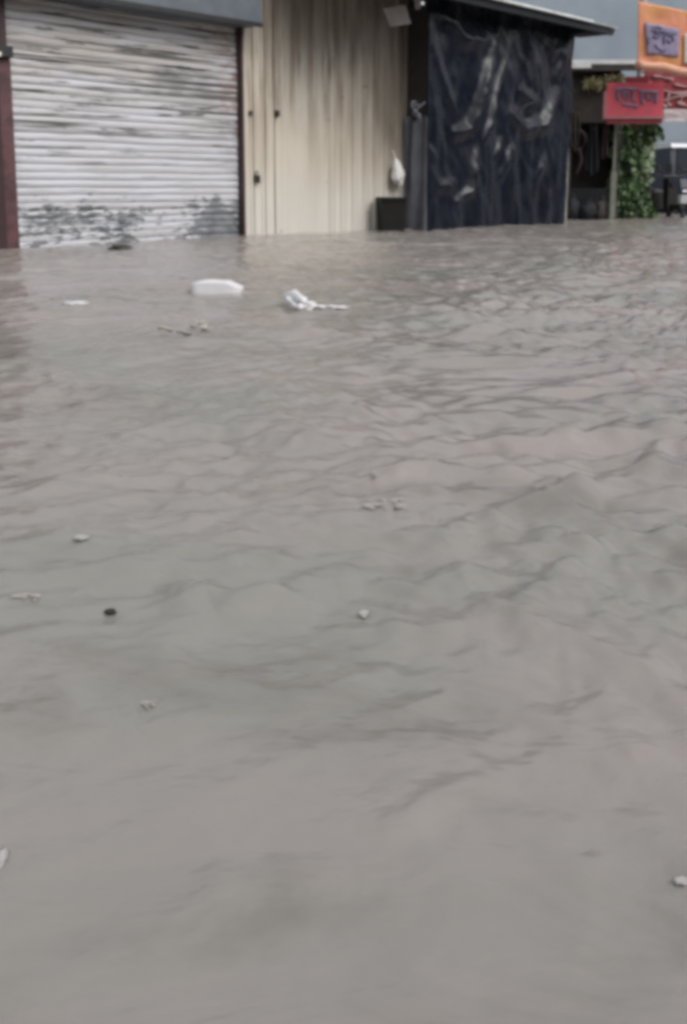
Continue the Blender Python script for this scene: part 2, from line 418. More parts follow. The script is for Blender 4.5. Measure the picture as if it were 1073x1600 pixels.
# ------------------------------------------------------------------ cream sheet metal shed
C0 = 3.27; CE = 6.62
shed = row('metal_shed', 'cream ribbed sheet metal shed front with rust streaks and dark top', 'shed', C0)
def ribbed(bm, u0, u1, z0, z1, ribs, y=0.0, seed=0):
    """upright sheet with trapezoid ribs; ribs = [(u, width, depth)]"""
    prof = [(u0, 0)]
    for u, wd, dp in ribs:
        prof += [(u-wd*.5, 0), (u-wd*.28, -dp), (u+wd*.28, -dp), (u+wd*.5, 0), (u+wd*.5+.003, .035*(dp > .012)), (u+wd*.5+.021, .035*(dp > .012)), (u+wd*.5+.024, 0)]
    prof.append((u1, 0)); nz = 14
    V = []
    for u, d in prof:
        V.append([bm.verts.new((u, y+d+.006*fn3(u*2, z0+(z1-z0)*k/nz, seed), z0+(z1-z0)*k/nz)) for k in range(nz+1)])
    for a, b in zip(V, V[1:]):
        for k in range(nz): bm.faces.new((a[k], b[k], b[k+1], a[k+1]))
bm = NB(); ribbed(bm, .0, .535, -.3, 3.45, [(.13, .06, .014), (.33, .07, .016)], 0, 2)
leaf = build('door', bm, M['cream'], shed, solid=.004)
bm = NB(); box(bm, .15, .235, -.058, -.026, .70, .80); tube(bm, [(.165, -.04, .80), (.165, -.04, .84), (.19, -.04, .86), (.215, -.04, .84), (.215, -.04, .80)], .008, 6)
build('padlock', bm, M['blackmetal'], leaf, bevel=.005)
for (uu, z, r) in ((.11, 1.60, .018), (.575, 1.62, .027)):
    bm = NB(); box(bm, uu-r, uu+r, -.05, -.006, z-r*1.5, z+r*1.5); build('hinge', bm, M['brown'], shed, bevel=.008)
ribs = [(.70, .05, .004), (1.02, .05, .004), (1.34, .05, .006)]+[(1.62+.235*k, .10, .032) for k in range(8)]
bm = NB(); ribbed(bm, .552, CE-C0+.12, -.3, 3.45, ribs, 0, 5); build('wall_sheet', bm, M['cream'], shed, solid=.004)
bm = NB(); box(bm, .525, .562, .05, .09, -.3, 3.45); build('door_post', bm, M['blackmetal'], shed)
bm = NB()
grid(bm, 240, 6, lambda a, b: (.48+2.62*a, -1.9+1.8*b, 3.36+.10*b+.012*math.sin((.48+2.62*a)*57)))
build('awning', bm, M['zinc'], shed, smooth=True, solid=.006)  # unseen deeper sheet over the shed, added to shade the cream wall
bm = NB(); hexa(bm, [(.48, -1.90, 3.10), (3.08, -1.90, 3.18), (3.08, -1.87, 3.18), (.48, -1.87, 3.10)], [(.48, -1.90, 3.34), (3.08, -1.90, 3.34), (3.08, -1.87, 3.34), (.48, -1.87, 3.34)]); build('shade_board', bm, M['darkwood'], shed)  # unseen board added along the sheet's front to deepen the shade below
bm = NB(); box(bm, 0, 8.2, .10, 4.5, -.5, 3.45); build('shed_body', bm, M['plaster'], shed)

# ------------------------------------------------------------------ lean-to roof and stall with the tarpaulin
T0, T1, TO = 6.48, 10.45, -.5
stall = row('lean_to_stall', 'open timber lean-to stall under a corrugated sheet awning roof', 'stall', 0, 0)
a0, a1 = wl(740, -9, -1.0), wl(965, 44, -1.0)
kz = (a1.z-a0.z)/(a1.x-a0.x)
def eave(u): return a1.z+(u-a1.x)*kz
UL = 3.78
bm = NB()
def roof_fn(s, t):
    u = UL+(a1.x-UL)*s
    return (u, -1.0+1.6*t, eave(u)+.26*t+.013*math.sin(u*2*math.pi/.11))
grid(bm, 560, 8, roof_fn)
build('roof_sheet', bm, M['zinc'], stall, smooth=True, solid=.006)
bm = NB()
hexa(bm, [(UL, -.96, eave(UL)-.13), (a1.x-.10, -.96, eave(a1.x)-.13), (a1.x-.10, -.90, eave(a1.x)-.13), (UL, -.90, eave(UL)-.13)],
     [(UL, -.96, eave(UL)-.02), (a1.x-.02, -.96, eave(a1.x)-.02), (a1.x-.02, -.90, eave(a1.x)-.02), (UL, -.90, eave(UL)-.02)])
build('eave_beam', bm, M['tarblack'], stall)
bm = NB(); box(bm, UL, a1.x-.9, -1.03, -1.012, -.008, .024)
for v in bm.verts: v.co.z += eave(v.co.x)
build('eave_flashing', bm, M['trim'], stall)
bm = NB(); hexa(bm, [(10.3, -.88, eave(10.3)-.15), (a1.x-.2, -.88, eave(a1.x)-.13), (a1.x-.2, -.35, eave(a1.x)-.12), (10.3, -.35, eave(10.3)-.15)], [(10.3, -.88, eave(10.3)-.0), (a1.x-.03, -.88, eave(a1.x)-.0), (a1.x-.03, -.35, eave(a1.x)+.05), (10.3, -.35, eave(10.3)+.05)])
build('end_board', bm, M['tarblack'], stall, bevel=.01)
for uu in (4.2, 5.6, 7.0, 8.4, 9.8, 11.05):
    bm = NB(); hexa(bm, [(uu-.03, -.89, eave(uu)-.10), (uu+.03, -.89, eave(uu)-.10), (uu+.03, .55, eave(uu)+.13), (uu-.03, .55, eave(uu)+.13)],
                    [(uu-.03, -.89, eave(uu)-.02), (uu+.03, -.89, eave(uu)-.02), (uu+.03, .55, eave(uu)+.21), (uu-.03, .55, eave(uu)+.21)])
    build('rafter', bm, M['darkwood'], stall)
for uu, yy in ((T0+.05, TO+.07), (T1-.06, TO+.07), (8.4, TO+.09)):
    bm = NB(); box(bm, uu-.035, uu+.035, yy-.0, yy+.07, -.4, eave(uu)+.02); build('post', bm, M['darkwood'], stall)
bm = NB(); box(bm, T0+.01, T1-.02, TO+.17, TO+.23, 3.12, 3.2); build('cross_beam', bm, M['darkwood'], stall)
bm = NB(); box(bm, T0+.02, T0+.05, TO+.15, -.08, 1.62, 3.3); build('side_board', bm, M['darkwood'], stall)
bm = NB(); box(bm, T1-.04, T1-.015, TO+.15, .55, -.3, 3.35); build('side_board', bm, M['brown'], stall)

# tarpaulin with modelled folds
FOLDS = []
def z3(pts): return [(580+x*.3169, y*.3169) for x, y in pts]
for pts, hh, wd in (
    (z3([(625, 130), (592, 235), (555, 390), (522, 540), (492, 640), (425, 655)]), .085, .085),
    (z3([(660, 320), (622, 450), (592, 600), (560, 690)]), .055, .06),
    (z3([(330, 70), (400, 105), (430, 180), (520, 205), (580, 160)]), .075, .13),
    (z3([(300, 150), (335, 290), (380, 450), (425, 570)]), .045, .07),
    (z3([(700, 565), (765, 640), (850, 615), (890, 530), (920, 470)]), .085, .10),
    (z3([(975, 200), (955, 270), (930, 370)]), .07, .09),
    (z3([(520, 760), (510, 850), (495, 940), (430, 995)]), .055, .06),
    (z3([(690, 740), (675, 810), (655, 880)]), .04, .06),
    (z3([(850, 800), (830, 880)]), .04, .07),
    (z3([(650, 690), (620, 780)]), .035, .05),
    (z3([(820, 140), (880, 200), (905, 265), (960, 225)]), .06, .09),
    (z3([(740, 120), (775, 200), (790, 270)]), .05, .09),
    (z3([(300, 840), (345, 920), (410, 915)]), .05, .07),
    (z3([(280, 720), (320, 770)]), .04, .05),
    (z3([(745, 450), (800, 500), (760, 560)]), .04, .08),
    (z3([(880, 960), (870, 1060)]), .03, .06)):
    P = [wl(x, y, TO) for x, y in pts]
    FOLDS.append(([(p.x, p.z) for p in P], hh, wd))
def tarp_h(u, z):
    h = .055*fn3(u*.9, z*.7, 3.3)+.06*fn3(u*2.6+.5*z, z*.55, 7.7)+.024*fn3(u*5-.4*z, z*.7, 2.2)+.005*fn3(u*10+z, z*1.8, 5.2)+.012*fn3(u*6+z*2, z*3.5, 1.1)
    for P, hh, wd in FOLDS:
        best = 9; n = len(P)-1; tt = 0
        for i in range(n):
            ax, ay = P[i]; ex, ey = P[i+1][0]-ax, P[i+1][1]-ay
            t = max(0, min(1, ((u-ax)*ex+(z-ay)*ey)/(ex*ex+ey*ey)))
            s = math.hypot(u-ax-t*ex, z-ay-t*ey)
            if s < best: best = s; tt = (i+t)/n
        if best < wd*3:
            k = 1+.3*fn3(u*5, z*5, 2)
            h += 1.45*hh*k*(.35+.65*math.sin(math.pi*min(1, max(0, tt*.9+.05))))*math.exp(-(best/(1.2*wd))**2)
    return h
tp = P0+U*T0+IN*TO
bm = NB()
def tarp_fn(s, t):
    u = T0+(T1+.12*t-T0)*s; z = -.35+(eave(u)+.06+.35)*t
    u = u+.07*fn3(z*1.6, 3, s)*max(0, s-.9)*10
    sag = .03*math.sin(s*math.pi*3)**2*max(0, t-.8)*2
    return (u-T0, .03-tarp_h(u, z)*min(1, 4*s+.25)*min(1, 4*(1-s)+.25), z-sag)
grid(bm, 230, 210, tarp_fn)
tarp = build('tarpaulin', bm, M['tarp'], smooth=True, solid=.003)
tarp.location = (tp.x, tp.y, 0); tarp.rotation_euler = (0, 0, ANG)
tag(tarp, 'black blue plastic tarpaulin with shiny creases hanging down to the water', 'tarpaulin')

bm = NB()
def flap_fn(s, t):
    y = -.50+.47*s; z = -.3+1.97*t+.07*math.sin(s*9)*max(0, t-.85)*5
    return (.0-.03*math.sin(s*11+2*t)-.02*fn3(s*4, t*3, 5), y, z)
grid(bm, 30, 50, flap_fn)
fp = row('tmp', None, None, T0-.02, 0); loc = fp.location.copy(); bpy.data.objects.remove(fp)
fl = build('plastic_sheet', bm, M['greysheet'], smooth=True, solid=.004); fl.location = loc; fl.rotation_euler = (0, 0, ANG)
tag(fl, 'narrow grey plastic sheet closing the side gap left of the tarpaulin', 'sheet')

# things by the corner of the stall
q = wl(611, 357, -.28)
bp = P0+U*q.x+IN*q.y
crate = empty('black_bin', (bp.x, bp.y, 0), R(8), 'square black plastic bin standing in the water left of the grey sheet', 'bin')
bm = NB(); hexa(bm, [(-.165, -.15, -.2), (.165, -.15, -.2), (.165, .15, -.2), (-.165, .15, -.2)],
                [(-.195, -.18, .47), (.195, -.18, .47), (.195, .18, .47), (-.195, .18, .47)])
build('body', bm, M['black'], crate, bevel=.015)
bm = NB()
for s in (-1, 1): box(bm, -.21, .21, s*.195-.015, s*.195+.015, .455, .50); box(bm, s*.195-.015, s*.195+.015, -.179, .179, .456, .499)
build('rim', bm, M['black'], crate, bevel=.005)
q = wl(621, 271, -.14); bp = P0+U*q.x+IN*q.y
bm = NB()
bmesh.ops.create_icosphere(bm, subdivisions=4, radius=1)
for v in bm.verts:
    c = v.co.copy(); k = 1+.28*fn3(c.x*1.7, c.y*1.7, c.z*1.7+3)+.10*fn3(c.x*5, c.y*5, c.z*5)
    taper = 1-.45*max(0, c.z)
    v.co = Vector((c.x*.125*k*taper, c.y*.07*k, c.z*.205*k))
bag = build('carrier_bag', bm, M['white'], smooth=True, loc=(bp.x, bp.y, q.z)); bag.rotation_euler = (0, R(-14), ANG)
tag(bag, 'crumpled white carrier bag hanging on the cream wall above the black bin', 'bag')
bm = NB(); tube(bm, [(0, 0, .19), (.01, .02, .30), (0, .03, .36)], .010, 6); build('handle', bm, M['white'], bag)
pq = [wl(*p, -.55) for p in ((600, 13), (632, 8), (641, 37), (611, 42))]
org = P0+U*pq[0].x+IN*pq[0].y
bm = NB()
lo = [Vector((p.x-pq[0].x, -.012, p.z)) for p in pq]; hexa(bm, lo, [v+Vector((0, .03, 0)) for v in lo])
pl = build('hanging_plate', bm, M['plate'], bevel=.004, loc=(org.x, org.y, 0)); pl.rotation_euler = (0, 0, ANG)
tag(pl, 'pale square plate hanging askew under the dark roof left of the tarpaulin', 'plate')
bm = NB(); m = (lo[0]+lo[1])/2; tube(bm, [m+Vector((0, .01, -.01)), m+Vector((0, .02, .4))], .005, 6); build('hanger', bm, M['blackmetal'], pl)
pq = [wl(*p, -.58) for p in ((648, -6), (659, -6), (657, 14), (650, 15))]
org = P0+U*pq[0].x+IN*pq[0].y
bm = NB(); lo = [Vector((p.x-pq[0].x, 0, p.z)) for p in pq]; hexa(bm, lo, [v+Vector((0, .02, 0)) for v in lo])
pl = build('hanging_tag', bm, M['plate'], bevel=.003, loc=(org.x, org.y, 0)); pl.rotation_euler = (0, 0, ANG)
tag(pl, 'small narrow pale tag hanging at the roof beside the square plate', 'tag')
q = wl(652, 182, -.52); bp = P0+U*q.x+IN*q.y
bm = NB()
for k in range(5):
    a = random.uniform(0, 6); tube(bm, [Vector((.14*math.sin(a+j*.9)*j/6, .05*math.cos(a+j), -.10+.05*j+.03*math.sin(a*3+j))) for j in range(7)], .011, 6)
kn = build('rope_knot', bm, M['greysheet'], smooth=True, loc=(bp.x, bp.y, q.z)); kn.rotation_euler = (0, 0, ANG)
tag(kn, 'tangled grey knot of rope at the top of the narrow grey sheet', 'rope')

# ------------------------------------------------------------------ dark kiosk beyond the tarpaulin
KY = 20.0
kl, kr = at(884, 343, KY).x, at(962, 343, KY).x; kt = at(930, 104, KY).z
kiosk = empty('dark_kiosk', (kl, KY, 0), 0, 'dark open kiosk with a white roof edge right of the tarpaulin', 'kiosk')
W = kr-kl
bm = NB(); box(bm, 0, W, .75, .85, -.4, kt); build('back_wall', bm, M['brown'], kiosk)
bm = NB(); box(bm, -.06, -.003, .05, 2.3, -.4, kt); build('side_wall', bm, M['brown'], kiosk)
bm = NB(); box(bm, W+.003, W+.06, .1, 2.3, -.4, kt-.35); build('side_wall', bm, M['brown'], kiosk)
bm = NB(); box(bm, .0, W, .12, .16, 1.95, kt-.02); build('front_board', bm, M['brown'], kiosk)
bm = NB(); box(bm, .02, W-.02, .12, .6, -.4, .62); build('counter', bm, M['tarblack'], kiosk, bevel=.01)
for x in (.03, W-.05): 
    bm = NB(); box(bm, x-.03, x+.03, .02, .10, -.4, kt-.01); build('post', bm, M['darkwood'], kiosk)
ex = at(1000, 104, KY).x-kl
bm = NB(); hexa(bm, [(-.15, -.15, kt), (ex, -.15, kt), (ex, 2.5, kt+.15), (-.15, 2.5, kt+.15)], [(-.15, -.15, kt+.02), (ex, -.15, kt+.02), (ex, 2.5, kt+.17), (-.15, 2.5, kt+.17)])
rf = build('roof', bm, M['zinc'], kiosk)
bm = NB(); box(bm, -.15, ex, -.185, -.153, kt+.03, kt+.11); box(bm, -.10, .35, -.19, -.153, kt-.05, kt+.028)
build('roof_edge', bm, M['trim'], rf)
bm = NB(); box(bm, -.15, ex, -.17, -.154, kt-.10, kt+.026); build('roof_underedge', bm, M['darkwood'], rf)
bm = NB()
for k in range(420):
    x = random.uniform(.25, ex-.35); zc = kt-.28-.05*math.sin(x*4)+random.gauss(0, .055); y = random.uniform(-.16, .02)
    p = Vector((x, y, zc)); d = Vector((random.uniform(-1, 1), random.uniform(-.6, .6), random.uniform(-1, .2))).normalized()*.075
    s = d.cross(Vector((0, 1, .3))).normalized()*.022
    bm.faces.new([bm.verts.new(v) for v in (p, p+d*.5+s, p+d, p+d*.5-s)])
gr = build('leaf_garland', bm, M['garland'], loc=(kl, KY, 0)); tag(gr, 'yellow green leafy garland hung below the white kiosk roof edge', 'garland')
bm = NB()
rc = at(905, 219, KY-.1)
tube(bm, [Vector((.15*math.sin(a), .03*math.sin(3*a), .19*math.cos(a))) for a in np.linspace(0, 2*math.pi, 21)[:-1]], .045, 8, True)
tube(bm, [Vector((.02+.06*math.sin(k*.7), .02*math.cos(k), -.19-.085*k)) for k in range(7)], .045, 8)
rp = build('hose_coil', bm, M['rope'], smooth=True, loc=(rc.x, KY+.04, rc.z)); tag(rp, 'dull red hose loop hanging in front of the dark kiosk', 'hose')
for k, (px, py, ww, hh, mt) in enumerate(((917, 322, .44, .36, 'tarblack'), (892, 300, .34, .44, 'tarblack'), (938, 305, .36, .40, 'darkwood'))):
    p = at(px, 341, KY-.25); t = empty('sack', (p.x, KY-.25, 0), .3*k, ('widest dark sack slumped in the water before the kiosk', 'tarry black sack leaning at the left end of the kiosk', 'brown black sack at the right end of the kiosk')[k], 'sack', 'sacks in front of the dark kiosk')
    bm = NB(); bmesh.ops.create_icosphere(bm, subdivisions=3, radius=1)
    for v in bm.verts:
        c = v.co.copy(); n = 1+.2*fn3(c.x*2+k*5, c.y*2, c.z*2); v.co = Vector((c.x*ww*.5*n, c.y*ww*.4*n, hh*.42+c.z*hh*.6*n))
    build('body', bm, M[mt], t, smooth=True)
    bm = NB(); tube(bm, [(0, 0, hh*.97), (.01, 0, hh*1.02), (.04, .01, hh*1.07)], .05, 8, rf=lambda q: 1-.55*q+q*q*.9); build('tied_neck', bm, M[mt], t, smooth=True)

for k, (px, py, ww, hh, mt, lab) in enumerate(((897, 205, .16, .75, 'brown', 'brown cloth bundle hanging at the left side of the dark kiosk'), (925, 235, .20, .95, 'tarblack', 'long black cloth hanging in the middle of the dark kiosk'), (944, 222, .15, .6, 'rope', 'dull red cloth hanging at the right side of the dark kiosk'))):
    p = at(px, py, KY-.02)
    bm = NB(); grid(bm, 18, 16, lambda a, b, ww=ww, hh=hh, k=k: ((a-.5)*ww*(1+.35*math.sin(b*3+k)), -.03*math.sin(a*14+k*2+b*2), (b-.5)*hh+.05*math.sin(a*7+k)))
    o = build('hanging_cloth', bm, M[mt], smooth=True, solid=.006, loc=(p.x, KY-.03, p.z)); tag(o, lab, 'cloth', 'cloths hanging in front of the kiosk')

# post, signs, pole, banners
p = at(955, 340, 19.6)
bm = NB(); box(bm, -.055, .055, -.04, .04, -.4, .95); box(bm, -.022, .022, -.02, .02, .95, 2.2)
po = build('wooden_post', bm, M['postgreen'], bevel=.008, loc=(p.x, 19.6, 0)); tag(po, 'pale mossy post standing in the water between kiosk and green plant', 'post')

SY = 19.3
s0, s1 = at(946, 186, SY), at(1036, 120, SY)
sg = empty('red_signboard', (s0.x, SY, s0.z), R(-3), 'red signboard with mauve lettering and pink lower edge above the green plant', 'sign')
SW, SHH = s1.x-s0.x, s1.z-s0.z
bm = NB(); box(bm, 0, SW, -.02, .06, .05, SHH*.86); build('board', bm, M['red'], sg, bevel=.006)
bm = NB(); box(bm, -.02, SW+.01, -.045, .06, 0, .048); box(bm, -.06, -.002, -.03, .06, 0, SHH*.66); build('edge_strip', bm, M['pink'], sg, bevel=.004)
bm = NB(); box(bm, .02, SW, .0, .10, -.09, -.004); build('under_rail', bm, M['darkred'], sg)
bm = NB(); box(bm, .35, SW*.72, .0, .06, SHH*.86+.003, SHH); build('upper_board', bm, M['darkred'], sg)
def strokes(bm, items, y, r):
    for pts in items: tube(bm, [Vector((x, y, z+.06)) for x, z in pts], r, 6)
bm = NB()
strokes(bm, [[(.16, .50), (.34, .52), (.56, .50)], [(.20, .50), (.19, .36), (.25, .30)], [(.30, .50), (.31, .34)], [(.31, .42), (.38, .44), (.40, .36), (.36, .30)],
             [(.48, .50), (.48, .30), (.55, .28)], [(.60, .47), (.80, .46), (.98, .44)], [(.66, .46), (.66, .28), (.72, .22)], [(.78, .44), (.76, .34), (.84, .30), (.88, .38)],
             [(.94, .44), (.94, .24)], [(.30, .22), (.45, .20), (.60, .17)]], -.022, .032)
build('lettering', bm, M['mauve'], sg)
PX = at(998, 150, 20.95)
bm = NB(); tube(bm, [(0, 0, -.4), (0, 0, 2.5), (.0, 0, 5.4)], .075, 14)
po = build('banner_pole', bm, M['polegrey'], smooth=True, loc=(PX.x, 20.95, 0)); tag(po, 'pinkish grey pole rising beside the orange banner', 'pole')
bm = NB(); tube(bm, [(0, 0, 5.2), (-.15, -1.2, 5.0), (-.26, -2.3, 4.3)], .022, 8); build('cross_arm', bm, M['polegrey'], po)

BY = 18.6
def quad_cloth(bm, c00, c10, c01, c11, y, nu=40, nv=30, sag=0, seed=0, amp=.03):
    def f(s, t):
        p = (c00*(1-s)+c10*s)*(1-t)+(c01*(1-s)+c11*s)*t
        return Vector((p.x, y-amp*fn3(s*3, t*2, seed)-amp*.5*fn3(s*8, t*5, seed+4), p.z-sag*4*s*(1-s)*(1-t)))
    grid(bm, nu, nv, f)
o0 = at(994, 100, BY)
def rel(px, py): 
    v = at(px, py, BY)-o0; return Vector((v.x, 0, v.z))
bn = empty('orange_banner', o0, 0, 'orange banner with a lilac panel of blue lettering hanging at the pole', 'banner')
bm = NB(); quad_cloth(bm, rel(996, 96), rel(1098, 112), rel(996, 2), rel(1098, 22), 0, seed=2); build('cloth', bm, M['orange'], bn, smooth=True, solid=.006)
bm = NB(); tube(bm, [rel(994+104*s/12, 99+17*s/12+1.5*math.sin(s))+Vector((0, .02, 0)) for s in range(13)], .085, 12); build('rolled_hem', bm, M['peach'], bn, smooth=True)
bm = NB(); quad_cloth(bm, rel(1010, 84), rel(1058, 90), rel(1006, 35), rel(1060, 46), -.035, 20, 14, seed=2, amp=.01); pn = build('panel', bm, M['lilac'], bn, smooth=True, solid=.006)
bm = NB()
for pts in ([(1018, 44), (1026, 42), (1032, 45)], [(1012, 60), (1010, 66), (1013, 68)], [(1022, 52), (1030, 54), (1026, 60), (1018, 58), (1023, 51)], [(1022, 70), (1026, 76), (1034, 80), (1038, 78)],
            [(1040, 54), (1048, 56), (1050, 64), (1044, 68), (1040, 62)], [(1036, 48), (1035, 62), (1036, 70)], [(1016, 48), (1030, 49), (1046, 52), (1054, 53)]):
    tube(bm, [rel(*p)+Vector((0, -.045, 0)) for p in pts], .022, 6)
build('lettering', bm, M['indigo'], pn)
bm = NB(); quad_cloth(bm, rel(1066, 100), rel(1098, 106), rel(1067, 52), rel(1098, 56), -.045, 12, 10, seed=9, amp=.01); build('cream_patch', bm, M['cream2'], bn, smooth=True, solid=.006)

o1 = at(1004, 188, 19.9)
def rel2(px, py):
    v = at(px, py, 19.9)-o1; return Vector((v.x, 0, v.z))
b2 = empty('red_striped_banner', o1, 0, 'sagging dark red banner with pale pink strokes and white lower band below the orange banner', 'banner')
bm = NB(); quad_cloth(bm, rel2(1003, 170), rel2(1105, 172), rel2(1006, 108), rel2(1105, 122), 0, seed=5, sag=.03); build('cloth', bm, M['darkred'], b2, smooth=True, solid=.006)
bm = NB(); quad_cloth(bm, rel2(1036, 190), rel2(1105, 190), rel2(1034, 170), rel2(1105, 172), -.02, seed=6, amp=.02); build('lower_band', bm, M['palewhite'], b2, smooth=True, solid=.006)
bm = NB()
rb = random.Random(6)
for pts, r in (([(1006, 130), (1022, 134), (1040, 143), (1060, 146), (1098, 143)], .028), ([(1004, 153), (1020, 151), (1036, 157), (1050, 153), (1070, 149), (1098, 152)], .028),
            ([(1012, 165), (1026, 161), (1040, 168)], .026), ([(1056, 160), (1070, 165), (1096, 162)], .026), ([(1018, 119), (1034, 121), (1050, 125)], .02), ([(1003, 150), (1009, 159), (1020, 167)], .03),
            ([(1026, 138), (1022, 150), (1028, 158)], .02), ([(1044, 146), (1040, 158), (1046, 166)], .022), ([(1066, 147), (1062, 158), (1068, 164)], .022), ([(1052, 132), (1072, 136), (1096, 133)], .018)):
    tube(bm, [rel2(*p)+Vector((0, -.03, 0)) for p in smooth_path([Vector((x, y, 0)) for x, y in pts], 16) for p in [(p.x, p.y)]], r, 6, rf=lambda t: 1+.4*math.sin(t*9))
build('lettering', bm, M['palepink'], b2, smooth=True)
bm = NB(); tube(bm, [rel2(1000, 112)+Vector((0, .02, 0)), rel2(1130, 124)+Vector((0, .02, 0))], .012, 6); build('rope', bm, M['blackmetal'], b2)

# ------------------------------------------------------------------ green plant
pb = at(985, 340, 20.3)
plant = empty('climbing_plant', (pb.x, 20.3, 0), 0, 'tall bushy green plant standing in the water below the red signboard', 'plant')
PH = at(985, 188, 20.3).z; k1 = 20.3/FPX
bm = NB()
for k in range(7):
    x = -.30+.1*k; tube(bm, [Vector((x+.08*math.sin(k+j*.8), .08*math.cos(k*2+j), -.3+(PH+.3)*j/9)) for j in range(10)], .014, 6)
build('stem', bm, M['stem'], plant)
def leaves(n, cen, rad, size, seed):   # uneven clumps of leaves of mixed size
    bm = NB(); rd = random.Random(seed)
    for _ in range(n):
        i = rd.randrange(len(cen)); c = cen[i]; r = rad[i]
        v = Vector((rd.gauss(0, 1), rd.gauss(0, .8), rd.gauss(0, 1))).normalized()*r*rd.random()**.4
        p = Vector(c)+v
        if p.z < .0: continue
        d = Vector((rd.uniform(-1, 1), rd.uniform(-1, .2), rd.uniform(-1.2, .25))).normalized()*size*rd.choice((.5, .7, 1, 1, 1.5))*rd.uniform(.8, 1.2)
        s = d.cross(Vector((rd.uniform(-.3, .3), rd.uniform(.3, 1), rd.uniform(-.3, .3)))).normalized()*d.length*.33
        u = d.cross(s).normalized()*d.length*.1
        bm.faces.new([bm.verts.new(q) for q in (p, p+d*.35+s+u, p+d*.7+s*.8+u, p+d, p+d*.7-s*.8+u, p+d*.35-s+u)])
    return bm
def pc(px, py): return ((px-985)*k1, random.uniform(-.15, .2), H_CAM+(HORIZON-py)*k1)
cen = [pc(*p) for p in ((985, 200), (1005, 200), (975, 220), (992, 222), (972, 245), (985, 250), (975, 270), (988, 275), (976, 295), (992, 300), (975, 320), (986, 325), (1005, 215), (980, 235), (968, 205), (992, 318))]
cen += [pc(*p) for p in ((952, 212), (958, 240), (1014, 205), (962, 262), (1010, 330), (1002, 340), (955, 285))]
build('foliage', leaves(1900, cen, [.12, .1, .2, .16, .24, .2, .22, .2, .22, .17, .22, .16, .12, .2, .12, .14, .09, .08, .1, .08, .1, .1, .07], .12, 2), M['leaf'], plant)
cen = [pc(*p) for p in ((1006, 236), (1002, 258), (1003, 280), (998, 300), (986, 206), (1012, 222), (996, 270), (986, 330), (972, 335))]
build('pale_foliage', leaves(520, cen, [.13, .12, .13, .11, .07, .1, .1, .1, .08], .10, 3), M['leafpale'], plant)

# ------------------------------------------------------------------ scooter and van at the right
sp = at(1022, 338, 21.6)
sc = empty('motor_scooter', (sp.x+.05, 21.6, 0), R(200), 'dark motor scooter parked between the green plant and the navy van', 'scooter')
bm = NB()
tube(bm, [Vector((.0, .62+.24*math.cos(a), -.02+.24*math.sin(a))) for a in np.linspace(0, 2*math.pi, 25)[:-1]], .055, 8, True); build('wheel', bm, M['rubber'], sc, smooth=True)
bm = NB()
tube(bm, [Vector((.0, -.62+.24*math.cos(a), -.02+.24*math.sin(a))) for a in np.linspace(0, 2*math.pi, 25)[:-1]], .055, 8, True); build('wheel', bm, M['rubber'], sc, smooth=True)
bm = NB(); hexa(bm, [(-.17, -.85, .22), (.17, -.85, .22), (.17, .1, .18), (-.17, .1, .18)], [(-.13, -.80, .55), (.13, -.80, .55), (.13, .05, .52), (-.13, .05, .52)])
hexa(bm, [(-.12, .1, .1), (.12, .1, .1), (.12, .42, .1), (-.12, .42, .1)], [(-.12, .1, .16), (.12, .1, .16), (.12, .42, .16), (-.12, .42, .16)])
hexa(bm, [(-.16, .40, .1), (.16, .40, .1), (.14, .52, .12), (-.14, .52, .12)], [(-.15, .34, .82), (.15, .34, .82), (.10, .46, .84), (-.10, .46, .84)])
build('body', bm, M['black'], sc, bevel=.03)
bm = NB(); hexa(bm, [(-.14, -.75, .555), (.14, -.75, .555), (.13, .02, .53), (-.13, .02, .53)], [(-.11, -.72, .65), (.11, -.72, .65), (.09, 0, .60), (-.09, 0, .60)]); build('seat', bm, M['blackmetal'], sc, bevel=.025)
bm = NB(); tube(bm, [(-.33, .30, .90), (-.15, .40, .88), (.15, .40, .88), (.33, .30, .90)], .02, 8); hb = build('handlebar', bm, M['blackmetal'], sc)
for s in (-1, 1):
    bm = NB(); tube(bm, [(s*.20, .38, .89), (s*.27, .36, 1.03)], .008, 6); cyl(bm, (s*.28, .36, 1.08), (0, 1, .1), .065, .03); build('mirror', bm, M['black'], hb)
bm = NB(); cyl(bm, (0, .47, .72), (0, 1, .2), .075, .05); build('headlight', bm, M['glassdark'], sc, bevel=.006)
bm = NB(); hexa(bm, [(-.08, .42, .2), (.08, .42, .2), (.07, .86, .22), (-.07, .86, .22)], [(-.07, .46, .27), (.07, .46, .27), (.06, .82, .27), (-.06, .82, .27)]); build('mudguard', bm, M['black'], sc, bevel=.015)

vl = at(1046, 336, 23.4)
van = empty('navy_van', (vl.x+1.02, 23.4, 0), R(4), 'navy blue van with a white roof standing in the flood at the right edge', 'van')
vt = at(1046, 222, 23.4).z
def prof_solid(bm, pts, x0, x1, inset=0):
    """side outline (y, z) extruded across the van"""
    a = [bm.verts.new((x0, y, z)) for y, z in pts]; b = [bm.verts.new((x1, y, z)) for y, z in pts]; n = len(pts)
    bm.faces.new(a); bm.faces.new(b[::-1])
    for i in range(n): bm.faces.new((a[i], b[i], b[(i+1) % n], a[(i+1) % n]))
bm = NB(); prof_solid(bm, [(0, -.05), (0, .62), (.10, .84), (.62, .92), (.80, vt-.10), (3.9, vt-.10), (4.0, .7), (4.0, -.05)], -.80, .80); body = build('body', bm, M['navy'], van, bevel=.05)
bm = NB(); prof_solid(bm, [(.72, vt-.098), (.84, vt), (3.85, vt), (3.93, vt-.098)], -.78, .78); build('roof', bm, M['roofwhite'], van, bevel=.03)
